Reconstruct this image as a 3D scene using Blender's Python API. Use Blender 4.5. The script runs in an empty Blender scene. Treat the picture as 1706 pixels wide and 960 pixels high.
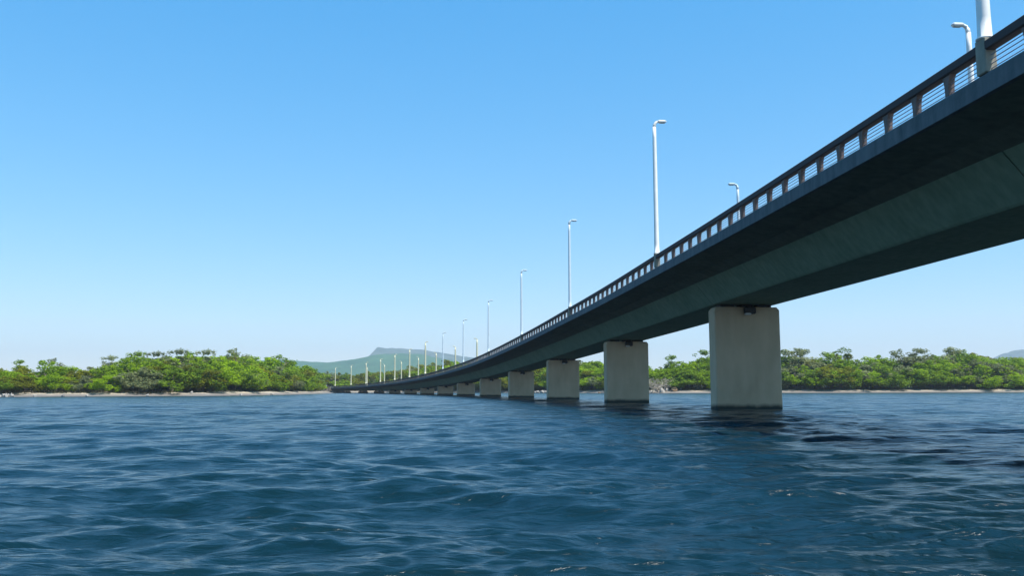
import bpy, math, random
import numpy as np
from mathutils import Vector, Matrix

R = math.radians
random.seed(7)
rng = np.random.default_rng(11)
S = bpy.context.scene
COL = S.collection

# ------------------------------------------------------------------ camera
CAM_H = 1.15
F_PX, Y_HOR = 1500.0, 650.0          # focal length and horizon row in a 1706 px wide frame
PITCH = math.atan((Y_HOR - 480) / F_PX)
cam_d = bpy.data.cameras.new('camera')
cam = bpy.data.objects.new('camera', cam_d)
COL.objects.link(cam)
cam_d.sensor_width = 36
cam_d.lens = F_PX / 1706 * 36
cam_d.clip_start = 0.1
cam_d.clip_end = 12000
cam.rotation_euler = (Matrix.Rotation(R(90) + PITCH, 3, 'X') @ Matrix.Rotation(R(-0.15), 3, 'Z')).to_euler()
cam.location = (0, 0, CAM_H)
S.camera = cam

# ------------------------------------------------------------------ light
SUN_EL, SUN_AZ = 60.0, 131.0         # azimuth clockwise from +Y (the view direction)
w = bpy.data.worlds.new('World')
S.world = w
w.use_nodes = True
nt = w.node_tree
bg = nt.nodes['Background']
sky = nt.nodes.new('ShaderNodeTexSky')
sky.sky_type = 'NISHITA'
sky.sun_disc = False
sky.sun_elevation = R(SUN_EL)
sky.sun_rotation = R(SUN_AZ)
sky.air_density = 1.0
sky.dust_density = 0.0
sky.ozone_density = 1.0
hs = nt.nodes.new('ShaderNodeHueSaturation')
hs.inputs['Hue'].default_value = 0.486
hs.inputs['Saturation'].default_value = 1.45
hs.inputs['Value'].default_value = 1.0
nt.links.new(sky.outputs[0], hs.inputs['Color'])
gm = nt.nodes.new('ShaderNodeGamma')
gm.inputs['Gamma'].default_value = 0.80
nt.links.new(hs.outputs[0], gm.inputs['Color'])
sp_ = nt.nodes.new('ShaderNodeSeparateColor'); cb_ = nt.nodes.new('ShaderNodeCombineColor')
nt.links.new(gm.outputs[0], sp_.inputs[0])
SK = .197
for ch, (g_, p_) in enumerate(((.87, .82), (.995, .72), (1.20, .50))):
    a_ = nt.nodes.new('ShaderNodeMath'); a_.operation = 'MULTIPLY'; a_.inputs[1].default_value = SK
    b_ = nt.nodes.new('ShaderNodeMath'); b_.operation = 'POWER'; b_.inputs[1].default_value = p_
    c_ = nt.nodes.new('ShaderNodeMath'); c_.operation = 'MULTIPLY'; c_.inputs[1].default_value = g_ / SK
    nt.links.new(sp_.outputs[ch], a_.inputs[0]); nt.links.new(a_.outputs[0], b_.inputs[0]); nt.links.new(b_.outputs[0], c_.inputs[0])
    nt.links.new(c_.outputs[0], cb_.inputs[ch])
nt.links.new(cb_.outputs[0], bg.inputs['Color'])
bg.inputs['Strength'].default_value = 0.13

sd = bpy.data.lights.new('sun', 'SUN')
sun = bpy.data.objects.new('sun', sd)
COL.objects.link(sun)
sd.energy = 4.6
sd.angle = R(0.5)
sd.color = (1.0, 0.95, 0.87)
sv = Vector((math.sin(R(SUN_AZ)) * math.cos(R(SUN_EL)), math.cos(R(SUN_AZ)) * math.cos(R(SUN_EL)), math.sin(R(SUN_EL))))
sun.rotation_euler = sv.to_track_quat('Z', 'Y').to_euler()
sun.location = (60, -20, 80)

S.view_settings.view_transform = 'Standard'
S.view_settings.look = 'None'
S.view_settings.exposure = 0.6
S.view_settings.gamma = 1
S.view_settings.use_curve_mapping = False
S.render.engine = 'CYCLES'
S.cycles.volume_bounces = 0
S.cycles.sample_clamp_direct = 1.0

# ------------------------------------------------------------------ helpers
def tag(o, label=None, cat=None, group=None, kind=None):
    if label: o['label'] = label
    if cat: o['category'] = cat
    if group: o['group'] = group
    if kind: o['kind'] = kind
    return o

def link(name, me, mat=None, parent=None, smooth=False):
    o = bpy.data.objects.new(name, me)
    COL.objects.link(o)
    if mat is not None and not me.materials:
        me.materials.append(mat)
    if parent is not None:
        o.parent = parent
    if smooth:
        me.polygons.foreach_set('use_smooth', [True] * len(me.polygons))
    return o

def empty(name, loc, rz=0.0):
    o = bpy.data.objects.new(name, None)
    COL.objects.link(o)
    o.location = loc
    o.rotation_euler = (0, 0, rz)
    o.empty_display_size = 0.5
    return o

def mesh(name, V, F):
    me = bpy.data.meshes.new(name)
    me.from_pydata([tuple(map(float, v)) for v in V], [], F)
    me.update()
    return me

def np_mesh(name, V, Q):
    """fast mesh from a vertex array and a quad (or tri) index array"""
    me = bpy.data.meshes.new(name)
    n, m, k = len(V), len(Q), Q.shape[1]
    me.vertices.add(n)
    me.vertices.foreach_set('co', np.asarray(V, np.float32).ravel())
    me.loops.add(m * k)
    me.loops.foreach_set('vertex_index', np.asarray(Q, np.int32).ravel())
    me.polygons.add(m)
    me.polygons.foreach_set('loop_start', np.arange(0, m * k, k, dtype=np.int32))
    me.update(calc_edges=True)
    me.validate()
    return me

class MB:
    def __init__(s): s.V, s.F = [], []
    def add(s, V, F):
        n = len(s.V); s.V += [tuple(v) for v in V]; s.F += [tuple(i + n for i in f) for f in F]; return s
    def box(s, c, d, M=None, bev=0.0, taper=None):
        x, y, z = d[0] / 2, d[1] / 2, d[2] / 2
        if bev <= 0:
            P = [(sx * x, sy * y, sz * z) for sz in (-1, 1) for sy in (-1, 1) for sx in (-1, 1)]
            F = [(0, 2, 3, 1), (4, 5, 7, 6), (0, 1, 5, 4), (2, 6, 7, 3), (0, 4, 6, 2), (1, 3, 7, 5)]
        else:
            ring = [(x - bev, y), (x, y - bev), (x, -y + bev), (x - bev, -y), (-x + bev, -y), (-x, -y + bev), (-x, y - bev), (-x + bev, y)]
            P = []
            for zz, k in ((-z, bev), (-z + bev, 0), (z - bev, 0), (z, bev)):
                for a, b in ring:
                    P.append((a - math.copysign(k, a), b - math.copysign(k, b), zz))
            F = [tuple(range(8)), tuple(range(31, 23, -1))]
            for j in range(3):
                for i in range(8):
                    F.append((j * 8 + i, j * 8 + 8 + i, j * 8 + 8 + (i + 1) % 8, j * 8 + (i + 1) % 8))
        V = []
        for p in P:
            v = Vector(p)
            if taper and p[2] < 0: v.x *= taper; 
            if M is not None: v = M @ v
            V.append((v.x + c[0], v.y + c[1], v.z + c[2]))
        return s.add(V, F)
    def tube(s, pts, rad, n=8):
        pts = [Vector(p) for p in pts]; V, F = [], []
        for i, p in enumerate(pts):
            t = (pts[min(i + 1, len(pts) - 1)] - pts[max(i - 1, 0)]).normalized()
            u = t.cross(Vector((0, 0, 1))) if abs(t.z) < .95 else t.cross(Vector((0, 1, 0)))
            u.normalize(); v = t.cross(u)
            r = rad[i] if hasattr(rad, '__len__') else rad
            for k in range(n):
                a = 2 * math.pi * k / n
                V.append(tuple(p + u * math.cos(a) * r + v * math.sin(a) * r))
        for i in range(len(pts) - 1):
            for k in range(n):
                F.append((i * n + k, i * n + (k + 1) % n, (i + 1) * n + (k + 1) % n, (i + 1) * n + k))
        F.append(tuple(range(n))[::-1]); F.append(tuple(range((len(pts) - 1) * n, len(pts) * n)))
        return s.add(V, F)
    def build(s, name, mat, parent=None, smooth=False):
        return link(name, mesh(name, s.V, s.F), mat, parent, smooth)

# ------------------------------------------------------------------ materials
def new_mat(name):
    m = bpy.data.materials.new(name); m.use_nodes = True
    nt = m.node_tree
    return m, nt, nt.nodes['Principled BSDF']

def concrete(name, c1, c2, scale=1.2, rough=.85, streak=True, bump=.25):
    """blotchy weathered concrete with vertical run-off streaks"""
    m, nt, b = new_mat(name)
    N = nt.nodes.new; L = nt.links.new
    geo = N('ShaderNodeNewGeometry')
    mp = N('ShaderNodeMapping'); mp.inputs['Scale'].default_value = (1.6, 1.6, .16)
    L(geo.outputs['Position'], mp.inputs['Vector'])
    n1 = N('ShaderNodeTexNoise'); n1.inputs['Scale'].default_value = scale; n1.inputs['Detail'].default_value = 8; n1.inputs['Roughness'].default_value = .62
    L(geo.outputs['Position'], n1.inputs['Vector'])
    n2 = N('ShaderNodeTexNoise'); n2.inputs['Scale'].default_value = 2.2; n2.inputs['Detail'].default_value = 5
    L(mp.outputs[0], n2.inputs['Vector'])
    mx = N('ShaderNodeMath'); mx.operation = 'MULTIPLY_ADD'
    L(n2.outputs['Fac'], mx.inputs[0]); mx.inputs[1].default_value = .7 if streak else 0.0
    sc = N('ShaderNodeMath'); sc.operation = 'MULTIPLY'; sc.inputs[1].default_value = .55
    L(n1.outputs['Fac'], sc.inputs[0]); L(sc.outputs[0], mx.inputs[2])
    cr = N('ShaderNodeValToRGB')
    cr.color_ramp.elements[0].position = .38; cr.color_ramp.elements[0].color = (*c1, 1)
    cr.color_ramp.elements[1].position = .78; cr.color_ramp.elements[1].color = (*c2, 1)
    L(mx.outputs[0], cr.inputs[0]); L(cr.outputs[0], b.inputs['Base Color'])
    b.inputs['Roughness'].default_value = rough
    bp = N('ShaderNodeBump'); bp.inputs['Strength'].default_value = bump; bp.inputs['Distance'].default_value = .03
    n3 = N('ShaderNodeTexNoise'); n3.inputs['Scale'].default_value = 14; n3.inputs['Detail'].default_value = 6
    L(geo.outputs['Position'], n3.inputs['Vector']); L(n3.outputs['Fac'], bp.inputs['Height']); L(bp.outputs[0], b.inputs['Normal'])
    return m

M = {}
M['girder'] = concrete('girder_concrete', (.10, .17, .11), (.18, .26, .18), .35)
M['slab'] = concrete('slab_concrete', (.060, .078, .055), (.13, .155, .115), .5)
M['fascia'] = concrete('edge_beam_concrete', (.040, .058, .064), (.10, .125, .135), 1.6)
M['rail'] = concrete('rail_beam', (.045, .035, .035), (.11, .085, .08), 2.2, streak=False)
M['post'] = concrete('rail_post', (.075, .055, .048), (.20, .145, .125), 3)
M['plinth'] = concrete('plinth_concrete', (.14, .135, .10), (.30, .28, .22), 2)
M['asphalt'] = concrete('asphalt', (.035, .035, .037), (.065, .065, .065), 1.5, streak=False)
M['kerb'] = concrete('kerb_concrete', (.2, .2, .19), (.34, .33, .31), 1.5, streak=False)

def flat(name, c, rough=.5, metal=0.0, var=.12, scale=6):
    m, nt, b = new_mat(name)
    N = nt.nodes.new; L = nt.links.new
    geo = N('ShaderNodeNewGeometry'); n = N('ShaderNodeTexNoise'); n.inputs['Scale'].default_value = scale; n.inputs['Detail'].default_value = 5
    L(geo.outputs['Position'], n.inputs['Vector'])
    cr = N('ShaderNodeValToRGB'); cr.color_ramp.elements[0].position = .3; cr.color_ramp.elements[1].position = .7
    cr.color_ramp.elements[0].color = (*[v * (1 - var) for v in c], 1); cr.color_ramp.elements[1].color = (*[min(1, v * (1 + var)) for v in c], 1)
    L(n.outputs['Fac'], cr.inputs[0]); L(cr.outputs[0], b.inputs['Base Color'])
    b.inputs['Roughness'].default_value = rough; b.inputs['Metallic'].default_value = metal
    return m
M['bars'] = flat('rail_bar_metal', (.30, .31, .38), .5, .3)
M['lamp'] = flat('lamp_paint', (.80, .79, .75), .4, 0, .05, 2)
M['lens'] = flat('lamp_lens', (.55, .55, .52), .15)
M['paint'] = flat('road_paint', (.75, .75, .72), .6)
M['bearing'] = flat('bearing_rubber', (.03, .03, .03), .7)
M['pad'] = flat('bearing_pad', (.62, .60, .55), .5)
M['deadwood'] = flat('dead_wood', (.42, .36, .28), .8, 0, .35, 1.5)
M['bark'] = flat('bark', (.16, .13, .10), .9, 0, .35, 1.2)

def pier_mat():
    m, nt, b = new_mat('pier_concrete')
    N = nt.nodes.new; L = nt.links.new
    geo = N('ShaderNodeNewGeometry'); sep = N('ShaderNodeSeparateXYZ'); L(geo.outputs['Position'], sep.inputs[0])
    n1 = N('ShaderNodeTexNoise'); n1.inputs['Scale'].default_value = .55; n1.inputs['Detail'].default_value = 9; n1.inputs['Roughness'].default_value = .6
    L(geo.outputs['Position'], n1.inputs['Vector'])
    mp = N('ShaderNodeMapping'); mp.inputs['Scale'].default_value = (1.1, 1.1, .3); L(geo.outputs['Position'], mp.inputs['Vector'])
    n2 = N('ShaderNodeTexNoise'); n2.inputs['Scale'].default_value = 1.6; n2.inputs['Detail'].default_value = 6; L(mp.outputs[0], n2.inputs['Vector'])
    ad = N('ShaderNodeMath'); ad.operation = 'ADD'; L(n1.outputs['Fac'], ad.inputs[0]); L(n2.outputs['Fac'], ad.inputs[1])
    cr = N('ShaderNodeValToRGB'); cr.color_ramp.elements[0].position = .30; cr.color_ramp.elements[1].position = .70
    cr.color_ramp.elements[0].color = (.44, .325, .205, 1); cr.color_ramp.elements[1].color = (.60, .445, .29, 1)
    hv = N('ShaderNodeMath'); hv.operation = 'MULTIPLY'; hv.inputs[1].default_value = .5; L(ad.outputs[0], hv.inputs[0]); L(hv.outputs[0], cr.inputs[0])
    # wet, algae-dark tide band just above the water, with a ragged top
    zz = N('ShaderNodeMath'); zz.operation = 'MULTIPLY_ADD'; L(n2.outputs['Fac'], zz.inputs[0]); zz.inputs[1].default_value = -.35; L(sep.outputs['Z'], zz.inputs[2])
    rp = N('ShaderNodeMapRange'); L(zz.outputs[0], rp.inputs['Value'])
    rp.inputs['From Min'].default_value = .0; rp.inputs['From Max'].default_value = .22; rp.inputs['To Min'].default_value = 1; rp.inputs['To Max'].default_value = 0
    mix = N('ShaderNodeMix'); mix.data_type = 'RGBA'; L(rp.outputs[0], mix.inputs[0]); L(cr.outputs[0], mix.inputs[6]); mix.inputs[7].default_value = (.028, .034, .026, 1)
    L(mix.outputs[2], b.inputs['Base Color'])
    b.inputs['Roughness'].default_value = .85
    # shutter-board lift lines
    wv = N('ShaderNodeTexWave'); wv.bands_direction = 'Z'; wv.wave_profile = 'SAW'; wv.inputs['Scale'].default_value = .26; wv.inputs['Distortion'].default_value = .1; L(geo.outputs['Position'], wv.inputs['Vector'])
    n3 = N('ShaderNodeTexNoise'); n3.inputs['Scale'].default_value = 11; n3.inputs['Detail'].default_value = 6; L(geo.outputs['Position'], n3.inputs['Vector'])
    a2 = N('ShaderNodeMath'); a2.operation = 'MULTIPLY_ADD'; L(wv.outputs['Fac'], a2.inputs[0]); a2.inputs[1].default_value = .3; L(n3.outputs['Fac'], a2.inputs[2])
    bp = N('ShaderNodeBump'); bp.inputs['Strength'].default_value = .25; bp.inputs['Distance'].default_value = .03; L(a2.outputs[0], bp.inputs['Height']); L(bp.outputs[0], b.inputs['Normal'])
    return m
M['pier'] = pier_mat()

def water_mat():
    m, nt, b = new_mat('river_water')
    N = nt.nodes.new; L = nt.links.new
    geo = N('ShaderNodeNewGeometry')
    n0 = N('ShaderNodeTexNoise'); n0.inputs['Scale'].default_value = .05; n0.inputs['Detail'].default_value = 4; L(geo.outputs['Position'], n0.inputs['Vector'])
    cr = N('ShaderNodeValToRGB'); cr.color_ramp.elements[0].position = .35; cr.color_ramp.elements[1].position = .65
    cr.color_ramp.elements[0].color = (.0032, .017, .021, 1); cr.color_ramp.elements[1].color = (.0038, .020, .034, 1)
    L(n0.outputs['Fac'], cr.inputs[0]); L(cr.outputs[0], b.inputs['Base Color'])
    b.inputs['Roughness'].default_value = .18
    b.inputs['IOR'].default_value = 1.33
    prev = None
    flat_ = N('ShaderNodeVectorMath'); flat_.operation = 'LENGTH'; L(geo.outputs['Position'], flat_.inputs[0])
    far = N('ShaderNodeMapRange'); L(flat_.outputs['Value'], far.inputs['Value'])      # open water out in the channel is choppier
    far.inputs['From Min'].default_value = 7; far.inputs['From Max'].default_value = 48; far.inputs['To Min'].default_value = .27; far.inputs['To Max'].default_value = 1.7
    for sc, st, dist, det in (((.8, 1.3, 1), .8, .24, 4), ((2.4, 6.5, 1), .8, .075, 6), ((7, 17, 1), .5, .012, 4)):
        mp = N('ShaderNodeMapping'); mp.inputs['Scale'].default_value = sc; mp.inputs['Rotation'].default_value = (0, 0, R(random.uniform(-9, 9)))
        L(geo.outputs['Position'], mp.inputs['Vector'])
        n = N('ShaderNodeTexNoise'); n.inputs['Scale'].default_value = 1; n.inputs['Detail'].default_value = det; n.inputs['Distortion'].default_value = .5
        L(mp.outputs[0], n.inputs['Vector'])
        bp = N('ShaderNodeBump'); bp.inputs['Strength'].default_value = st; bp.inputs['Distance'].default_value = dist
        ds = N('ShaderNodeMath'); ds.operation = 'MULTIPLY'; ds.inputs[1].default_value = dist * (1.25 if dist > .05 else 1); L(far.outputs[0], ds.inputs[0])
        if dist > .1: L(ds.outputs[0], bp.inputs['Distance'])
        L(n.outputs['Fac'], bp.inputs['Height'])
        if prev: L(prev.outputs[0], bp.inputs['Normal'])
        prev = bp
    L(prev.outputs[0], b.inputs['Normal'])
    return m
M['water'] = water_mat()

def land_mat():
    m, nt, b = new_mat('shore_ground')
    N = nt.nodes.new; L = nt.links.new
    geo = N('ShaderNodeNewGeometry'); sep = N('ShaderNodeSeparateXYZ'); L(geo.outputs['Position'], sep.inputs[0])
    n1 = N('ShaderNodeTexNoise'); n1.inputs['Scale'].default_value = .35; n1.inputs['Detail'].default_value = 8; n1.inputs['Roughness'].default_value = .65; L(geo.outputs['Position'], n1.inputs['Vector'])
    zz = N('ShaderNodeMath'); zz.operation = 'MULTIPLY_ADD'; L(n1.outputs['Fac'], zz.inputs[0]); zz.inputs[1].default_value = .9; L(sep.outputs['Z'], zz.inputs[2])
    cr = N('ShaderNodeValToRGB'); e = cr.color_ramp.elements
    e[0].position = .40; e[0].color = (.17, .15, .13, 1)
    e[1].position = .52; e[1].color = (.40, .34, .26, 1)
    x = e.new(.8); x.color = (.50, .43, .33, 1)
    x = e.new(.93); x.color = (.30, .22, .12, 1)
    x = e.new(1.0); x.color = (.06, .08, .03, 1)
    dv = N('ShaderNodeMath'); dv.operation = 'MULTIPLY'; dv.inputs[1].default_value = .5; L(zz.outputs[0], dv.inputs[0])
    L(dv.outputs[0], cr.inputs[0]); L(cr.outputs[0], b.inputs['Base Color']); b.inputs['Roughness'].default_value = .95
    bp = N('ShaderNodeBump'); bp.inputs['Distance'].default_value = .3; L(n1.outputs['Fac'], bp.inputs['Height']); L(bp.outputs[0], b.inputs['Normal'])
    return m
M['land'] = land_mat()

def leaf_mat(name, dark, light):
    m = bpy.data.materials.new(name); m.use_nodes = True
    nt = m.node_tree; N = nt.nodes.new; L = nt.links.new
    b = nt.nodes['Principled BSDF']; out = nt.nodes['Material Output']
    geo = N('ShaderNodeNewGeometry'); oi = N('ShaderNodeObjectInfo')
    n1 = N('ShaderNodeTexNoise'); n1.inputs['Scale'].default_value = .5; n1.inputs['Detail'].default_value = 5; n1.inputs['Roughness'].default_value = .7; L(geo.outputs['Position'], n1.inputs['Vector'])
    a = N('ShaderNodeMath'); a.operation = 'MULTIPLY_ADD'; L(oi.outputs['Random'], a.inputs[0]); a.inputs[1].default_value = .32; 
    a.inputs[2].default_value = -.16
    a2 = N('ShaderNodeMath'); a2.operation = 'ADD'; L(a.outputs[0], a2.inputs[0]); L(n1.outputs['Fac'], a2.inputs[1])
    cr = N('ShaderNodeValToRGB'); cr.color_ramp.elements[0].position = .3; cr.color_ramp.elements[1].position = .72
    cr.color_ramp.elements[0].color = (*dark, 1); cr.color_ramp.elements[1].color = (*light, 1)
    L(a2.outputs[0], cr.inputs[0]); L(cr.outputs[0], b.inputs['Base Color'])
    b.inputs['Roughness'].default_value = .8; b.inputs['Specular IOR Level'].default_value = .12
    tr = N('ShaderNodeBsdfTranslucent'); L(cr.outputs[0], tr.inputs['Color'])
    mx = N('ShaderNodeMixShader'); mx.inputs[0].default_value = .45
    L(b.outputs[0], mx.inputs[1]); L(tr.outputs[0], mx.inputs[2]); L(mx.outputs[0], out.inputs['Surface'])
    return m
LEAF = {
    'bright': leaf_mat('leaf_bright', (.150, .245, .008), (.33, .48, .012)),
    'green': leaf_mat('leaf_green', (.115, .190, .012), (.25, .37, .022)),
    'olive': leaf_mat('leaf_olive', (.13, .145, .010), (.28, .30, .020)),
    'dull': leaf_mat('leaf_dull', (.14, .165, .065), (.29, .32, .14)),
}
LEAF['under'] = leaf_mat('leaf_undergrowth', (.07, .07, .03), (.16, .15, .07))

def rock_mat(name, c1, c2):
    return concrete(name, c1, c2, .9, .9, False, .6)
M['rock_white'] = rock_mat('rock_pale', (.34, .31, .27), (.66, .62, .56))
M['rock_orange'] = rock_mat('rock_orange', (.34, .20, .10), (.62, .42, .26))
M['rock_grey'] = rock_mat('rock_grey', (.16, .15, .14), (.36, .34, .32))

def hill_mat(name, c1, c2):
    m, nt, b = new_mat(name)
    N = nt.nodes.new; L = nt.links.new
    geo = N('ShaderNodeNewGeometry'); n = N('ShaderNodeTexNoise'); n.inputs['Scale'].default_value = .012; n.inputs['Detail'].default_value = 10; n.inputs['Roughness'].default_value = .62
    L(geo.outputs['Position'], n.inputs['Vector'])
    cr = N('ShaderNodeValToRGB'); cr.color_ramp.elements[0].position = .35; cr.color_ramp.elements[1].position = .65
    cr.color_ramp.elements[0].color = (*c1, 1); cr.color_ramp.elements[1].color = (*c2, 1)
    L(n.outputs['Fac'], cr.inputs[0]); L(cr.outputs[0], b.inputs['Base Color']); b.inputs['Roughness'].default_value = .95
    bp = N('ShaderNodeBump'); bp.inputs['Distance'].default_value = 6; L(n.outputs['Fac'], bp.inputs['Height']); L(bp.outputs[0], b.inputs['Normal'])
    return m

# ------------------------------------------------------------------ water
def thetas(fine, half, coarse):
    a = list(np.arange(-half, half + 1e-6, fine))
    b = list(np.arange(half + coarse, 360 - half - coarse * .5, coarse))
    return np.radians(np.array(a + b))

def polar(radii, th):
    rr, tt = np.meshgrid(radii, th, indexing='ij')
    return rr, tt, rr * np.sin(tt), rr * np.cos(tt)

def polar_faces(nr, nth, centre=True):
    i = np.arange(nr - 1)[:, None]; j = np.arange(nth)[None, :]; jn = (j + 1) % nth
    a = i * nth + j; b = i * nth + jn; c = (i + 1) * nth + jn; d = (i + 1) * nth + j
    return np.stack([a + 0 * jn, b + 0 * i, c, d], -1).reshape(-1, 4)

def build_water():
    rad = [.4]
    while rad[-1] < 4500:
        r = rad[-1]
        k = .05 if r < 3 else (.0062 if r < 260 else .03)
        rad.append(r * (1 + k))
    rad = np.array(rad)
    th = thetas(.14, 47, 2.0)
    rr, tt, X, Y = polar(rad, th)
    dr = np.gradient(rad)[:, None]
    dth = np.where(np.abs(th) <= R(47.01), R(.14), R(2.0))[None, :]
    cell = np.maximum(dr, rr * dth * .35)
    Z = np.zeros_like(X); DX = np.zeros_like(X); DY = np.zeros_like(X)
    g = np.random.default_rng(5)
    nW = 120
    lam = np.exp(np.linspace(math.log(.13), math.log(7.5), nW)) * g.uniform(.96, 1.04, nW)
    near = rr < 300
    for i in range(nW):
        l = lam[i]; k = 2 * math.pi / l
        spread = .34 if l > 1.2 else .42
        a = g.normal(0, spread) + (-.22 if l > 2 else .1)
        kx, ky = k * math.sin(a), -k * math.cos(a)
        slope = .036 * float(np.interp(l, [.2, .5, 1.0, 2.0, 3.5, 5, 8], [1.35, 1.0, .66, .50, .44, .30, .18])) * g.uniform(.6, 1.35)
        amp = slope / k
        fil = np.clip((l / cell - 2.2) / 2.5, 0, 1) * near
        ph = kx * X + ky * Y + g.uniform(0, 6.28)
        s = np.sin(ph); c = np.cos(ph)
        if l < 1.6:      # wind patches: small waves come and go over the surface
            q = g.uniform(0, 6.28, 3); b = 1.0 / (1.2 + 4 * l)
            fil = fil * (1 + .55 * np.sin(X * b * 1.1 + q[0]) * np.sin(Y * b * .8 + q[1]) + .25 * np.sin((X + Y) * b * 2.3 + q[2]))
        Z += amp * fil * c
        DX -= .85 * amp * fil * s * kx / k; DY -= .85 * amp * fil * s * ky / k
    # gusts: patches of rougher and calmer water
    gust = 1 + .22 * np.sin(X * .21 + Y * .09 + 1) * np.sin(Y * .17 - X * .05) + .12 * np.sin(X * .55 - Y * .33)
    Z *= gust
    V = np.stack([X + DX, Y + DY, Z], -1).reshape(-1, 3)
    Q = polar_faces(len(rad), len(th))
    n0 = len(V)
    me = np_mesh('water', V, Q[:, ::-1])
    o = link('water', me, M['water'], smooth=True)
    tag(o, kind='structure')
build_water()

# ------------------------------------------------------------------ land
SHORE = np.array([(-4400, 260), (-1200, 200), (-400, 176), (-200, 178), (-135, 180), (-105, 184), (-84, 190), (-66, 200), (-59, 222), (-61, 260), (-66, 320),
                  (-73, 372), (-80, 388), (-64, 418), (-20, 400), (20, 325), (36, 285), (52, 274), (75, 280), (100, 272), (125, 276), (160, 270), (186, 284),
                  (212, 340), (232, 440), (245, 520), (300, 560), (420, 540), (700, 560), (1500, 620), (4400, 900)], float)
def shore_y(x): return np.interp(x, SHORE[:, 0], SHORE[:, 1])
def inside(X, Y):
    P = np.vstack([SHORE, [(4400, 9000), (-4400, 9000)]])
    r = np.zeros(X.shape, bool); j = len(P) - 1
    for i in range(len(P)):
        (xi, yi), (xj, yj) = P[i], P[j]
        if yi != yj:
            c = ((yi > Y) != (yj > Y)) & (X < (xj - xi) * (Y - yi) / (yj - yi) + xi)
            r ^= c
        j = i
    return r
def shore_d(X, Y):
    X = np.asarray(X, float); Y = np.asarray(Y, float)
    D = np.full(X.shape, 1e9)
    for a, b in zip(SHORE[:-1], SHORE[1:]):
        ab = b - a; t = np.clip(((X - a[0]) * ab[0] + (Y - a[1]) * ab[1]) / (ab @ ab), 0, 1)
        D = np.minimum(D, np.hypot(X - a[0] - t * ab[0], Y - a[1] - t * ab[1]))
    return np.where(inside(X, Y), D, -D)
def wob(X, Y):
    return np.sin(X * .31 + .7) * np.sin(Y * .27 + 1.3) * .5 + np.sin(X * .83 - Y * .4) * .3 + np.sin(X * 1.9 + Y * 1.3) * .15
def land_z(X, Y):
    d = shore_d(X, Y) + 1.1 * wob(X, Y)
    up = 1.5 * (1 - np.exp(-np.maximum(d, 0) / 6.5)) + np.clip((d - 15) / 200, 0, 1) * 2.2 + .10 * wob(X * 1.7, Y * 1.3) * np.clip(d / 4, 0, 1)
    dn = np.maximum(d * .22, -3.0)
    return np.where(d > 0, up, dn)

def build_land():
    rad = [1., 30., 80., 120.]
    while rad[-1] < 4500:
        r = rad[-1]; rad.append(r * (1.0062 if 150 < r < 480 else 1.04))
    rad = np.array(rad); th = thetas(.3, 45, 3.0)
    rr, tt, X, Y = polar(rad, th)
    Z = land_z(X, Y)
    V = np.stack([X, Y, Z], -1).reshape(-1, 3)
    o = link('ground', np_mesh('ground', V, polar_faces(len(rad), len(th))[:, ::-1]), M['land'], smooth=True)
    tag(o, kind='structure')
build_land()

def build_hill(name, dist, prof, depth, mat, seed, nx=220, ny=60):
    """heightfield ridge: prof = (column in the 1706 px frame, row of the ridge line)"""
    g = np.random.default_rng(seed)
    px = np.array([p[0] for p in prof]); py = np.array([p[1] for p in prof])
    u = np.linspace(px[0], px[-1], nx)
    hgt = (Y_HOR - np.interp(u, px, py)) / F_PX * dist + CAM_H
    hgt = np.maximum(hgt, 0)
    X1 = (u - 853) / F_PX * dist
    v = np.linspace(-1, 1, ny)
    XX, VV = np.meshgrid(X1, v)
    bell = np.cos(VV * math.pi / 2) ** .9
    ZZ = hgt[None, :] * bell - 2
    for k in range(14):
        l = dist * g.uniform(.01, .08); a = g.uniform(0, 6.28)
        ZZ += hgt[None, :] * .007 * np.sin((XX * math.cos(a) + VV * depth * math.sin(a)) * 6.28 / l + g.uniform(0, 6)) * bell
    YY = dist + VV * depth
    i = np.arange(ny - 1)[:, None]; j = np.arange(nx - 1)[None, :]
    a = i * nx + j
    Q = np.stack([a, a + 1, a + nx + 1, a + nx], -1).reshape(-1, 4)
    V = np.stack([XX, YY, ZZ], -1).reshape(-1, 3)
    return tag(link(name, np_mesh(name, V, Q), mat, smooth=True), kind='structure')
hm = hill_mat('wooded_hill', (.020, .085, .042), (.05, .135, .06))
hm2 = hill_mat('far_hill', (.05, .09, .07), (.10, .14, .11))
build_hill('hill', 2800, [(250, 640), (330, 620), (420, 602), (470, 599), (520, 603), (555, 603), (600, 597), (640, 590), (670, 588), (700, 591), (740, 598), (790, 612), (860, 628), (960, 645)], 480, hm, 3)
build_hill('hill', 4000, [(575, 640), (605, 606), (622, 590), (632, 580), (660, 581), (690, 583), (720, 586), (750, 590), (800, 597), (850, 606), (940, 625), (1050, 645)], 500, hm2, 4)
build_hill('hill', 4050, [(1600, 640), (1650, 606), (1680, 592), (1710, 584), (1760, 581), (1840, 582), (1960, 600), (2100, 640)], 500, hm2, 6)

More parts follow.
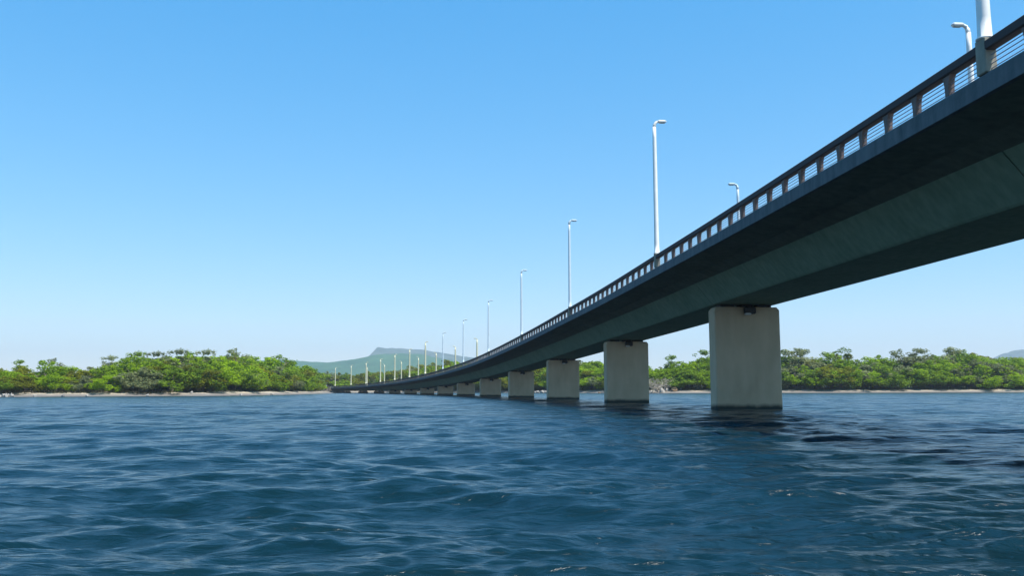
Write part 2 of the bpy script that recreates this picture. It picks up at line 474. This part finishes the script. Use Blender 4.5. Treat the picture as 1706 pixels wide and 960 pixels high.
# ------------------------------------------------------------------ bridge alignment
ZT = ([-80, 12, 30, 50, 80, 110, 150, 200, 260, 330, 430, 480], [8.30, 8.62, 8.69, 8.609, 8.147, 7.392, 6.253, 5.249, 4.326, 3.45, 2.60, 2.45])
_ys = np.arange(-80, 481, 1.0)
_z = np.interp(_ys, *ZT)
_ker = np.exp(-np.linspace(-2.2, 2.2, 25) ** 2); _ker /= _ker.sum()
_zs = np.convolve(np.pad(_z, 12, mode='edge'), _ker, 'valid')
def zr(Y): return float(np.interp(Y, _ys, _zs))
def ax(Y):
    Yc = max(Y, 10.0)
    t = (Yc - 50) / 100
    x = 12.9 - 9.478 * t - 6.256 * t * t + 1.359 * t ** 3 - .261 * t ** 4
    if Y < 10: x += (10 - Y) * .032
    return x
def hd(Y): return (ax(Y + .5) - ax(Y - .5))
def at(Y, k, dz):
    n = math.hypot(1, hd(Y))
    return (ax(Y) - k / n, Y + k * hd(Y) / n, zr(Y) + dz)
def head(Y): return math.atan(-hd(Y))          # rotation about z so that local +Y runs along the bridge
def DG(Y): return float(np.interp(Y, [0, 280, 400], [2.77, 2.77, 2.1]))
Y0, Y1 = -70, 412

def sweep(prof, ys):
    """prof(Y) -> closed list of (k, dz); returns V, F with end caps"""
    V, F = [], []
    n = len(prof(ys[0]))
    for Y in ys:
        for k, dz in prof(Y): V.append(at(Y, k, dz))
    for i in range(len(ys) - 1):
        for j in range(n):
            F.append((i * n + j, (i + 1) * n + j, (i + 1) * n + (j + 1) % n, i * n + (j + 1) % n))
    F.append(tuple(range(n))); F.append(tuple(range((len(ys) - 1) * n, len(ys) * n))[::-1])
    return V, F
def ysr(a, b, st=2.0):
    n = max(1, round((b - a) / st)); return [a + (b - a) * i / n for i in range(n + 1)]

bridge = empty('bridge', (0, 0, 0))
tag(bridge, 'long low concrete box girder bridge on wall piers curving away over the river', 'bridge')
def part(name, prof, mat, a=Y0, b=Y1, st=2.0, smooth=False):
    mb = MB(); mb.add(*sweep(prof, ysr(a, b, st))); return mb.build(name, M[mat], bridge, smooth)

piersY = [22.2 + 27.8 * i for i in range(-3, 14)]
# box girder: one length per span with an open joint over every pier
mb = MB()
cuts = [Y0] + [y for y in piersY if Y0 + 5 < y < Y1 - 5] + [Y1]
for a, b in zip(cuts[:-1], cuts[1:]):
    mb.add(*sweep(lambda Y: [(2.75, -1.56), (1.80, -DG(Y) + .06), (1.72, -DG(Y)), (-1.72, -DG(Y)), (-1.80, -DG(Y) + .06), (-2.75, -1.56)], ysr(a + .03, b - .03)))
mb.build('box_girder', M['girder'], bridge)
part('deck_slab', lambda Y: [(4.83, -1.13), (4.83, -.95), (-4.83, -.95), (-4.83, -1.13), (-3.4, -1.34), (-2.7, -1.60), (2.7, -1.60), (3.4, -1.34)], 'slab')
part('road_surface', lambda Y: [(3.7, -.948), (3.7, -.90), (-3.7, -.90), (-3.7, -.948)], 'asphalt')
for s in (1, -1):
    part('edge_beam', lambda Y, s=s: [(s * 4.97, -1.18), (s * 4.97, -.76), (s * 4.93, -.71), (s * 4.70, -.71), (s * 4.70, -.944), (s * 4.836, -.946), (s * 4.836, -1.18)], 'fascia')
    part('kerb', lambda Y, s=s: [(s * 4.694, -.944), (s * 4.694, -.77), (s * 3.72, -.77), (s * 3.70, -.79), (s * 3.706, -.944)], 'kerb')
    part('top_rail', lambda Y, s=s: [(s * 4.985, -.20), (s * 4.985, -.03), (s * 4.95, 0), (s * 4.76, 0), (s * 4.73, -.03), (s * 4.73, -.20), (s * 4.77, -.225), (s * 4.95, -.225)], 'rail')
    for j in range(4):
        z = -.33 - .10 * j
        part('rail_bar', lambda Y, s=s, z=z: [(s * 4.87, z), (s * 4.855, z + .013), (s * 4.84, z), (s * 4.855, z - .013)], 'bars')
    mb = MB(); mb.add(*sweep(lambda Y, s=s: [(s * 3.35, -.896), (s * 3.23, -.896), (s * 3.23, -.890), (s * 3.35, -.890)], ysr(Y0, Y1)))
    mb.build('edge_line', M['paint'], bridge)
mb = MB()
mb.add(*sweep(lambda Y: [(.06, -.896), (-.06, -.896), (-.06, -.890), (.06, -.890)], ysr(Y0, Y1)))
o = mb.build('centre_line', M['paint'], bridge)

# railing posts: wider at the head, slightly waisted, haunched under the rail
def post_mesh():
    V, F = [], []
    L = [(-.705, .075), (-.62, .075), (-.45, .088), (-.33, .115), (-.26, .155), (-.222, .19)]
    for z, hw in L:
        for sx, sy in ((-1, -1), (1, -1), (1, 1), (-1, 1)):
            V.append((sx * .075, sy * hw, z))
    for i in range(len(L) - 1):
        for j in range(4):
            F.append((i * 4 + j, i * 4 + (j + 1) % 4, (i + 1) * 4 + (j + 1) % 4, (i + 1) * 4 + j))
    F.append((3, 2, 1, 0)); n = (len(L) - 1) * 4; F.append((n, n + 1, n + 2, n + 3))
    return V, F
PV, PF = post_mesh()
pm = mesh('railing_post', PV, PF); pm.materials.append(M['post'])
lampN = [19.16] + [22.2 + 27.8 * i for i in range(1, 14)]          # lamps on the near parapet
lampF = [35.6 + 27.8 * i for i in range(0, 13)]                   # and on the far one, half a span on
rest = MB(); cnt = 0
ks = np.arange(-56, 252)
for s in (1, -1):
    for i in ks:
        Y = 17.63 + 1.527 * i
        if Y > Y1 - .5 or Y < Y0 + .5: continue
        if min(abs(Y - l) for l in (lampN if s > 0 else lampF)) < .5: continue
        p = at(Y, s * 4.855, 0)
        rz = head(Y)
        if s > 0 and i >= -1 and cnt < 100:
            o = link('railing_post', pm, None, bridge); o.location = p; o.rotation_euler = (0, 0, rz); cnt += 1
        else:
            Mx = Matrix.Rotation(rz, 3, 'Z')
            rest.add([tuple(Mx @ Vector(v) + Vector(p)) for v in PV], PF)
o = rest.build('railing_post', M['post'], bridge); o['kind'] = 'stuff'

# lamp plinths
pl = MB(); pl.box((0, 0, -.345), (.27, .36, .79), bev=.02)
plm = mesh('lamp_plinth', pl.V, pl.F); plm.materials.append(M['plinth'])
for s, ls in ((1, lampN), (-1, lampF)):
    for Y in ls:
        if Y > Y1 - 2: continue
        o = link('lamp_plinth', plm, None, bridge); o.location = at(Y, s * 4.86, 0.03); o.rotation_euler = (0, 0, head(Y))

# piers
def build_pier(Y):
    zt = zr(Y) - DG(Y) - .16
    c = at(Y, 0, 0); rz = head(Y)
    Mx = Matrix.Rotation(rz, 3, 'Z')
    V, F = [], []
    W, T = 1.86, .55
    ring = []
    for sx, sy in ((1, -1), (1, 1), (-1, 1), (-1, -1)):
        for q in range(4):                      # rounded vertical arrises
            a = {(1, -1): -90, (1, 1): 0, (-1, 1): 90, (-1, -1): 180}[(sx, sy)] + q * 30
            ring.append((sx * (1 - .0), sy, math.cos(R(a)), math.sin(R(a))))
    lv = [(-3.0, 0), (0.0, 0), (zt * .25, .004), (zt * .5, .0), (zt * .75, .004), (zt - .20, 0), (zt - .14, .02), (zt, .13)]
    for z, inset in lv:
        for sx, sy, ca, sa in ring:
            v = Mx @ Vector((sx * (W - .09 - inset) + ca * .09, sy * (T - .09 - inset * .4) + sa * .09, 0))
            V.append((c[0] + v.x, c[1] + v.y, z))
    n = len(ring)
    for i in range(len(lv) - 1):
        for j in range(n):
            F.append((i * n + j, i * n + (j + 1) % n, (i + 1) * n + (j + 1) % n, (i + 1) * n + j))
    F.append(tuple(range(n))[::-1]); F.append(tuple(range((len(lv) - 1) * n, len(lv) * n)))
    p = link('pier', mesh('pier', V, F), M['pier'], bridge)
    b = MB()
    for kx in (-1.05, 1.05):
        v = Mx @ Vector((kx, 0, 0)); b.box((c[0] + v.x, c[1] + v.y, zt + .079), (.8, .7, .150), Mx)
    v = Mx @ Vector((.06, 0, 0)); b.box((c[0] + v.x, c[1] + v.y, zt + .076), (.6, .9, .146), Mx)
    b.build('bearing', M['bearing'], p)
    b = MB(); v = Mx @ Vector((.12, -T - .11, 0)); b.box((c[0] + v.x, c[1] + v.y, zt - .20), (.64, .26, .38), Mx, bev=.05)
    b.build('bearing_housing', M['bearing'], p)
    b = MB(); v = Mx @ Vector((-.02, -T - .15, 0)); b.box((c[0] + v.x, c[1] + v.y, zt - .40), (.34, .26, .13), Mx, bev=.045)
    b.build('bearing_pad', M['pad'], p)
for Y in piersY:
    if -40 < Y < Y1 - 8: build_pier(Y)

# abutment and approach road
ab = MB()
ab.add(*sweep(lambda Y: [(4.6, -1.2), (4.9, -6), (-4.9, -6), (-4.6, -1.2)], [Y1 - 5.5, Y1 + 7]))
ab.build('abutment', M['kerb'], bridge)
mb = MB(); mb.add(*sweep(lambda Y: [(4.0, -.93), (7.5, -4.5), (-7.5, -4.5), (-4.0, -.93)], ysr(Y1 + .05, 478)))
tag(mb.build('road', M['asphalt']), kind='structure')

# ------------------------------------------------------------------ street lamps
def lamp_meshes():
    pole = MB()
    zs = [0, .03, .05, .5, 1.1, 1.8, 3.2, 5.0, 6.6, 7.25]
    rs = [.19, .19, .15, .14, .135, .13, .125, .118, .108, .10]
    pole.tube([(0, 0, z) for z in zs], rs, 12)
    arm = MB()
    arm.tube([(0, 0, 7.2), (.02, 0, 7.38), (.09, 0, 7.50), (.20, 0, 7.56), (.34, 0, 7.57)], [.099, .095, .085, .07, .06], 8)
    head_ = MB()
    head_.box((.44, 0, 7.575), (.50, .24, .14), bev=.045)
    lens = MB(); lens.box((.47, 0, 7.498), (.32, .17, .04), bev=.012)
    return [(n, mesh(n, m.V, m.F), mt) for n, m, mt in (('pole', pole, 'lamp'), ('arm', arm, 'lamp'), ('lamp_head', head_, 'lamp'), ('lens', lens, 'lens'))]
LM = lamp_meshes()
for n, me, mt in LM:
    me.materials.append(M[mt])
    if n != 'lamp_head': me.polygons.foreach_set('use_smooth', [True] * len(me.polygons))
nl = ['thick white lamp pole at the top right, its top cut off', 'tall white street lamp with a small hooked head above the second pier',
      'pale bluish lamp pole on the near parapet left of the tall hooked lamp', 'slim pale bluish lamp pole, second to the left of the tall hooked lamp',
      'slim pale bluish lamp pole, third to the left of the tall hooked lamp']
fl = ['short white lamp top with its arm pointing left, just left of the thick pole', 'small white lamp tip showing over the railing midway up the bridge',
      'thin lamp tip showing over the railing between the first two tall near lamps']
M['lamp_sky_tint'] = flat('lamp_paint_sky_tint', (.52, .62, .68), .5, 0, .05, 2)  # fading into the bright sky is painted into the mid-distance lamps' colour
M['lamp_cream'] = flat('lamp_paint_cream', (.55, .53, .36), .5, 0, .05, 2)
def lamp(Y, s, label, top):
    p = at(Y, s * 4.86, top)
    # heads reach inwards over the road
    rz = head(Y) + (0 if s > 0 else math.pi)
    t = empty('street_lamp', p, rz)
    tag(t, label, 'street lamp', 'white street lamps along the bridge parapets')
    for n, me, mt in LM:
        c = link(n, me, None, t)
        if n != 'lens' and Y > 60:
            c.material_slots[0].link = 'OBJECT'; c.material_slots[0].material = M['lamp_sky_tint' if Y < 200 else 'lamp_cream']
        if Y > 60 and n == 'pole': c.scale = (.9, .9, 1) if Y < 200 else (1.6, 1.6, 1)
    hd_ = [c for c in t.children if c.name.startswith('lamp_head')]
for i, Y in enumerate(lampN):
    if Y > Y1 - 2: continue
    lamp(Y, 1, nl[i] if i < 5 else 'small distant cream lamp pole on the near parapet of the far half of the bridge', .075)
for i, Y in enumerate(lampF):
    if Y > Y1 - 2 or 70 < Y < 200: continue
    lamp(Y, -1, fl[i] if i < 3 else 'small distant cream lamp pole on the far parapet of the far half of the bridge', -.25 + .2)

# ------------------------------------------------------------------ trees
def crown_mesh(name, g, kind):
    """broad shrubby mangrove crown about 1 unit high: leaf clumps through several lobes"""
    lobes = []
    if kind == 'bush':
        n = g.integers(11, 15)
        for i in range(n):
            a = g.uniform(0, 6.28); r = abs(g.normal(0, .28)); z = g.uniform(.22, .80) * (1 - .25 * r)
            lobes.append((r * math.cos(a), r * math.sin(a), z, g.uniform(.13, .24), g.uniform(.75, 1.05)))
        for i in range(7):
            a = i * .9 + g.uniform(-.2, .2); lobes.append((.38 * math.cos(a), .38 * math.sin(a), g.uniform(.12, .40), g.uniform(.15, .21), 1.0))
        sub = []
        for (a, b, c, rr_, q_) in lobes:
            for _ in range(6):
                d_ = g.normal(size=3); d_ /= np.linalg.norm(d_); d_[2] = abs(d_[2]) * 1.1 - .2
                k_ = rr_ * g.uniform(.75, 1.1)
                sub.append((a + d_[0] * k_, b + d_[1] * k_, max(.06, c + d_[2] * k_), g.uniform(.045, .085), .8))
        lobes = [(a, b, c, rr_ * .8, q_) for (a, b, c, rr_, q_) in lobes] + sub
        nleaf = 7500; ls = .024
    elif kind == 'tall':
        for i in range(30):
            a = g.uniform(0, 6.28); z = g.uniform(.35, .95); r = g.uniform(.02, .26) * (1.3 - z) / .6
            lobes.append((r * math.cos(a), r * math.sin(a), z, g.uniform(.05, .095), .85))
        for i in range(4):
            a = i * 1.7; lobes.append((.12 * math.cos(a), .12 * math.sin(a), .4, .14, 1.0))
        nleaf = 2600; ls = .018
    V, Q = [], []
    wts = np.array([l[3] ** 2 for l in lobes]); wts /= wts.sum()
    idx = g.choice(len(lobes), nleaf, p=wts)
    L = np.array(lobes)[idx]
    d = g.normal(size=(nleaf, 3)); d /= np.linalg.norm(d, axis=1)[:, None]
    rad = L[:, 3] * g.beta(5, 1.5, nleaf) * (1 + .22 * np.sin(d[:, 0] * 9 + L[:, 0] * 40) * np.sin(d[:, 1] * 8 + d[:, 2] * 7))
    spr = g.random(nleaf) < .06
    rad = np.where(spr, rad * g.uniform(1.1, 1.55, nleaf), rad)
    C = L[:, :3] + d * rad[:, None] * np.stack([np.ones(nleaf), np.ones(nleaf), L[:, 4]], -1)
    C[:, 2] = np.maximum(C[:, 2], .03)
    nrm = d + g.normal(0, .55, (nleaf, 3)) + np.array([0, 0, .35]); nrm /= np.linalg.norm(nrm, axis=1)[:, None]
    tv = np.cross(nrm, g.normal(size=(nleaf, 3))); tv /= np.linalg.norm(tv, axis=1)[:, None]
    bv = np.cross(nrm, tv)
    sz = (ls * g.uniform(.55, 1.35, nleaf))[:, None]
    el = g.uniform(.4, .8, nleaf)[:, None]
    P = np.stack([C - tv * sz, C - bv * sz * el, C + tv * sz, C + bv * sz * el], 1).reshape(-1, 3)
    Qi = np.arange(nleaf * 4).reshape(-1, 4)
    return np_mesh(name, P, Qi)
def trunk_mesh(name, g, kind):
    mb = MB()
    ns = 5 if kind == 'bush' else 2
    for i in range(ns):
        a = i * 6.28 / ns + g.uniform(-.4, .4); r = g.uniform(.12, .32) if kind == 'bush' else g.uniform(.02, .08)
        top = g.uniform(.45, .75) if kind == 'bush' else .85
        pts = []
        for q in range(6):
            t = q / 5; rr = r * t ** 1.3
            pts.append((rr * math.cos(a) + g.uniform(-.012, .012), rr * math.sin(a) + g.uniform(-.012, .012), -.03 + top * t))
        mb.tube(pts, [.020 * (1 - .75 * q / 5) for q in range(6)], 6)
        for q in (2, 3, 4):
            b = g.uniform(0, 6.28); e = g.uniform(.1, .2); p = pts[q]
            mb.tube([p, (p[0] + e * .5 * math.cos(b), p[1] + e * .5 * math.sin(b), p[2] + e * .45), (p[0] + e * math.cos(b), p[1] + e * math.sin(b), p[2] + e * .7)], [.008, .006, .003], 5)
    me = mesh(name, mb.V, mb.F); me.materials.append(M['bark'])
    return me
PROTO = {}
for kd in ('bush', 'tall'):
    for j in range(4 if kd == 'bush' else 3):
        tm = trunk_mesh('trunk', rng, kd)
        base = crown_mesh('crown', rng, kd)
        for c in ('bright', 'green', 'olive', 'dull'):
            me = base.copy(); me.materials.append(LEAF[c]); PROTO[(kd, j, c)] = (tm, me)
ADJ = {'bright': 'bright green', 'green': 'mid green', 'olive': 'yellowish olive', 'dull': 'dull grey green'}
TOP = np.array([(-400, 604), (0, 602), (40, 600), (100, 595), (125, 606), (150, 601), (190, 597), (230, 586), (300, 582), (400, 580), (430, 592), (480, 599), (510, 609), (532, 622),
                (545, 619), (600, 619), (640, 613), (700, 605), (740, 597), (780, 594), (860, 598), (960, 594), (1010, 594), (1080, 606), (1110, 604), (1150, 590), (1180, 586), (1320, 582),
                (1400, 585), (1430, 590), (1480, 592), (1520, 584), (1560, 590), (1600, 586), (1640, 588), (1680, 594), (1720, 600), (2300, 598)], float)
def col_of(x, y): return 853 + F_PX * x / y
def zone(px):
    if px < 330: return 'on the left shore'
    if px < 545: return 'on the sandy point'
    if px < 900: return 'behind the far spans'
    if px < 1180: return 'between the piers'
    return 'on the right shore'
def tree(x, y, hgt, kd, c, label, group, wide=1.0):
    z = float(land_z(np.array([x]), np.array([y]))[0])
    t = empty('tree', (x, y, z - .05), rng.uniform(0, 6.28))
    tag(t, label, 'tree', group)
    tm, cm = PROTO[(kd, int(rng.integers(0, 4 if kd == 'bush' else 3)), c)]
    for n, me in (('trunk', tm), ('crown', cm)):
        o = link(n, me, None, t); o.scale = (hgt * wide, hgt * wide, hgt)
    return t
def bridge_clear(x, y, m):
    return not (Y0 < y < 480 and abs(x - ax(y)) < m)

def walk(offset, step):
    """points a given distance inland from the shoreline"""
    out = []
    P = SHORE[(SHORE[:, 0] > -210) & (SHORE[:, 0] < 320)]
    s = 0
    for a, b in zip(P[:-1], P[1:]):
        ab = b - a; L = np.hypot(*ab); n = np.array([-ab[1], ab[0]]) / L
        while s < L:
            p = a + ab * s / L + n * (offset + rng.uniform(-1.2, 1.2)); out.append((p[0] + rng.uniform(-.8, .8), p[1])); s += step * rng.uniform(.75, 1.25)
        s -= L
    return out
ntree = 0
for row, (off, step, fac) in enumerate(((8.5, 6.0, .66), (13.0, 7.0, .86), (19.5, 7.2, 1.0))):
    for x, y in walk(off, step):
        px = col_of(x, y)
        if px < -70 or px > 1800: continue
        d = float(shore_d(np.array([x]), np.array([y]))[0])
        if row == 0 and px < 330: y -= 2.4; d -= 2.4
        if d < (off - 2.2 if px >= 330 else 3.5) or not bridge_clear(x, y, 9 if y > 385 else 14): continue
        if y > 470: continue
        top = (Y_HOR - np.interp(px, TOP[:, 0], TOP[:, 1])) / F_PX * y + CAM_H
        zz = float(land_z(np.array([x]), np.array([y]))[0])
        hgt = (top - zz) * fac * rng.uniform(.94, 1.05)
        hgt = max(2.2, hgt)
        if 1060 < px < 1135 and row == 0: continue
        pr = {'on the left shore': (.44, .34, .16, .06), 'on the sandy point': (.5, .28, .16, .06), 'behind the far spans': (.15, .25, .5, .1),
              'between the piers': (.45, .35, .1, .1), 'on the right shore': (.42, .34, .16, .08)}[zone(px)]
        if 1290 < px < 1400 and row > 0: pr = (.05, .25, .15, .55)
        c = ['bright', 'green', 'olive', 'dull'][int(rng.choice(4, p=pr))]
        rown = ['in the front row', 'in the middle row', 'in the back row'][row]
        g_ = ADJ[c] + ' bushy mangroves ' + rown + ' ' + zone(px)
        tree(x, y, hgt, 'bush', c, (ADJ[c] + ' bushy mangrove ' + rown + ' ' + zone(px)), g_, 1.6 if hgt > 6 else 1.7)
        ntree += 1
# a belt of trees on the low land behind the far end of the bridge
for i in range(26):
    px = 548 + i * 9.8 + rng.uniform(-2, 2); y = rng.uniform(484, 500)
    x = (px - 853) / F_PX * y
    yt = float(np.interp(px, [545, 600, 640, 680, 700, 740, 800], [617, 618, 613, 605, 603, 598, 596]))
    zz = float(land_z(np.array([x]), np.array([y]))[0])
    c = ['olive', 'olive', 'green', 'dull'][int(rng.integers(0, 4))]
    tree(x, y, (Y_HOR - yt) / F_PX * y + CAM_H - zz + rng.uniform(-.8, .5), 'bush', c, ADJ[c] + ' roadside tree seen over the deck of the far spans', ADJ[c] + ' trees behind the far deck', 1.3)
# trees breaking the skyline
for px, d, yt, c, lab in ((97, 210, 593, 'dull', 'spindly grey tree leaning above the thicket at the far left'),
                          (35, 212, 597, 'green', 'small round treetop poking up at the far left edge'),
                          (186, 214, 590, 'dull', 'thin branchy tree rising from the dip in the left thicket'),
                          (231, 214, 583, 'green', 'pointed green treetop at the left end of the highest canopy'),
                          (262, 216, 583, 'dull', 'sparse grey treetop right of the pointed green one'),
                          (300, 220, 579, 'dull', 'sparse grey treetop in the middle of the highest canopy left'),
                          (345, 224, 580, 'dull', 'low ragged treetop on the highest canopy left of the pale crown'),
                          (398, 240, 577, 'dull', 'pale round crown at the right end of the highest canopy'),
                          (472, 290, 588, 'green', 'lone thin treetop where the wood slopes down to the bridge end'),
                          (1118, 300, 592, 'green', 'lone thin tree standing up between the first two piers'),
                          (1172, 296, 583, 'green', 'round treetop just left of the nearest pier'),
                          (1330, 292, 579, 'dull', 'greyish tree standing high right of the nearest pier'),
                          (1398, 292, 578, 'green', 'small dark treetop near the middle of the right skyline'),
                          (1500, 294, 581, 'dull', 'wide grey ragged crown on the right skyline'),
                          (1530, 294, 581, 'dull', 'second ragged grey crown right of the wide one'),
                          (1582, 294, 578, 'dull', 'thin dark treetop right of the two ragged crowns'),
                          (1608, 296, 582, 'green', 'low round treetop at the right end of the skyline')):
    x = (px - 853) / F_PX * d
    zz = float(land_z(np.array([x]), np.array([d]))[0])
    hgt = ((Y_HOR - yt) / F_PX * d + CAM_H - zz) / .98
    tree(x, d, hgt * .965, 'tall', c, lab, None, 1.45)

# undergrowth along the top of the beach and between the trees
def undergrowth():
    g = np.random.default_rng(9)
    n = 150000
    P = SHORE[(SHORE[:, 0] > -210) & (SHORE[:, 0] < 320)]
    seg = P[1:] - P[:-1]; L = np.hypot(seg[:, 0], seg[:, 1]); i = g.choice(len(L), n, p=L / L.sum())
    t = g.random(n); nn = np.stack([-seg[:, 1], seg[:, 0]], -1) / L[:, None]
    off = np.where(P[:-1][i][:, 0] < -75, 3.3, 5.4) + g.gamma(2.0, 3.0, n)
    C = P[:-1][i] + seg[i] * t[:, None] + nn[i] * off[:, None]
    ok = (shore_d(C[:, 0], C[:, 1]) > np.where(C[:, 0] < -75, 2.6, 4.6)) & np.array([bridge_clear(a, b, 6.5) for a, b in C])
    C = C[ok]; off = off[ok]; n = len(C)
    hm_ = np.clip((off - np.where(C[:, 0] < -75, 3, 5)) * .34, .15, 2.6) * (.45 + .55 * np.abs(np.sin(C[:, 0] * .9 + C[:, 1] * .55) * np.sin(C[:, 1] * .7 + 1)))
    z = land_z(C[:, 0], C[:, 1]) + hm_ * g.random(n)
    C = np.column_stack([C, z])
    tv = g.normal(size=(n, 3)); tv[:, 2] = np.abs(tv[:, 2]) * 1.2; tv /= np.linalg.norm(tv, axis=1)[:, None]
    bv = np.cross(tv, g.normal(size=(n, 3))); bv /= np.linalg.norm(bv, axis=1)[:, None]
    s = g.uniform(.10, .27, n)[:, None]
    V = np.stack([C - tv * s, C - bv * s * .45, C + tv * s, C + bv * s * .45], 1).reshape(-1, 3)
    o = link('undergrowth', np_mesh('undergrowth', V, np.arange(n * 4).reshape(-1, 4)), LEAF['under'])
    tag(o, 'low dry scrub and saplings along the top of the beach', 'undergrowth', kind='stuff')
undergrowth()

# ------------------------------------------------------------------ boulders and dead branches
def rock_mesh(g):
    import bmesh
    bm = bmesh.new(); bmesh.ops.create_icosphere(bm, subdivisions=3, radius=.5)
    pl_ = [(Vector(g.normal(size=3)).normalized(), g.uniform(.26, .42)) for _ in range(12)]
    for v in bm.verts:
        for n, d in pl_:
            t = v.co.dot(n)
            if t > d: v.co -= n * (t - d)
        v.co += Vector(g.normal(0, .008, 3))
    me = bpy.data.meshes.new('boulder'); bm.to_mesh(me); bm.free(); return me
RK = []
for j in range(4):
    b_ = rock_mesh(rng)
    for k_ in ('white', 'orange', 'grey'):
        me = b_.copy(); me.materials.append(M['rock_' + k_]); RK.append((j, k_, me))
def rock(px, d, w_, h_, k_, label, group='boulders along the water edge'):
    """px = column in the frame, d = distance, size in metres"""
    x = (px - 853) / F_PX * d
    me = [m for j, kk, m in RK if kk == k_][int(rng.integers(0, 4))]
    z = max(0.0, float(land_z(np.array([x]), np.array([d]))[0]))
    o = link('boulder', me); o.location = (x, d, z + h_ * .25); o.scale = (w_, w_ * .8, h_); o.rotation_euler = (rng.uniform(-.15, .15), rng.uniform(-.15, .15), rng.uniform(0, 6.28))
    tag(o, label, 'boulder', group)
rock(1101, 279, 2.6, 1.9, 'white', 'big pale boulder right of the second pier under the dead branches')
rock(1122, 280, 2.3, 1.8, 'orange', 'orange tinted boulder on the beach right of the big pale one')
rock(1109, 281, 1.6, 1.5, 'white', 'pale boulder wedged between the big pale and the orange one')
rock(1082, 280, 2.0, 1.6, 'white', 'pale boulder touching the right edge of the second pier')
rock(1092, 283, 1.6, 1.4, 'grey', 'grey boulder behind the big pale one right of the second pier')
for i in range(16):
    rock(rng.uniform(958, 1140), rng.uniform(277, 290), rng.uniform(.6, 1.3), rng.uniform(.5, 1.1), ['white', 'grey', 'white', 'orange'][i % 4], 'small stone strewn on the beach between the first three piers', 'small stones on the beach between the piers')
for i in range(12):
    rock(rng.uniform(880, 908), rng.uniform(300, 318), rng.uniform(1.0, 2.2), rng.uniform(.8, 1.7), 'white', 'pale riprap stone on the bank seen between the third and fourth piers', 'riprap behind the third pier')
for i in range(18):
    rock(rng.uniform(526, 560), rng.uniform(386, 398) - 2, rng.uniform(1.2, 2.6), rng.uniform(1.0, 2.2), ['white', 'grey'][i % 2], 'riprap stone piled at the far end of the bridge', 'riprap at the far bridge end')
for i in range(14):
    rock(rng.uniform(-8, 27), rng.uniform(180, 183), rng.uniform(.6, 1.2), rng.uniform(.6, 1.3), 'white', 'whitish stone standing at the water edge at the far left', 'white stones at the far left')
for px, d in ((110, 184), (250, 192), (63, 184), (150, 187), (322, 200), (404, 208), (455, 224)):
    rock(px, d, 1.0, .8, 'white' if px != 110 else 'grey', 'single pale stone on the left beach below the mangroves', 'single stones on the left beach')
for i in range(12):
    rock(rng.uniform(1676, 1712), rng.uniform(470, 520), rng.uniform(1.4, 3.0), rng.uniform(1.1, 2.2), ['white', 'orange', 'grey'][i % 3], 'brownish stone on the low point at the far right edge', 'stones at the far right point')

def dead_tree(px, d, h_, label):
    x = (px - 853) / F_PX * d; z = float(land_z(np.array([x]), np.array([d]))[0])
    mb = MB()
    def br(p, dr, l, r, lev):
        pts = [Vector(p)]; v = Vector(dr).normalized()
        for q in range(4):
            v = (v + Vector(rng.normal(0, .28, 3))).normalized(); pts.append(pts[-1] + v * l / 4)
        mb.tube(pts, [r * (1 - .16 * q) for q in range(5)], 5)
        if lev < 3:
            for q in (2, 3, 4):
                for _ in range(2 if lev < 2 else 1):
                    dv = v + Vector(rng.normal(0, .8, 3)); dv.z = abs(dv.z) * .6 - .05
                    br(pts[q], dv, l * .62, r * .55, lev + 1)
    for k in range(3): br((0, 0, -.2), (rng.normal(0, .9), rng.normal(0, .5), .8), h_ * .55, .10, 0)
    o = mb.build('dead_tree', M['deadwood']); o.location = (x, d, z)
    tag(o, label, 'dead tree')
dead_tree(1078, 279, 7.5, 'bleached leafless shrub beside the right edge of the second pier')
dead_tree(1092, 281, 7.0, 'tangle of pale dead branches above the big pale boulder')
dead_tree(1104, 282, 5.5, 'low bleached brushwood behind the orange boulder')
dead_tree(537, 384, 5.0, 'small leafless bush at the far end of the bridge')

# ------------------------------------------------------------------ haze
hz = MB(); hz.box((0, 0, 106), (9400, 9400, 222))
hm_ = bpy.data.materials.new('haze_air'); hm_.use_nodes = True
n_ = hm_.node_tree; n_.nodes.remove(n_.nodes['Principled BSDF'])
pv = n_.nodes.new('ShaderNodeVolumePrincipled'); pv.inputs['Color'].default_value = (.80, .90, 1.0, 1); pv.inputs['Density'].default_value = .00017; pv.inputs['Anisotropy'].default_value = .2
n_.links.new(pv.outputs[0], n_.nodes['Material Output'].inputs['Volume'])
tag(hz.build('haze', hm_), kind='stuff')
print('trees', ntree, 'objects', len(bpy.data.objects))
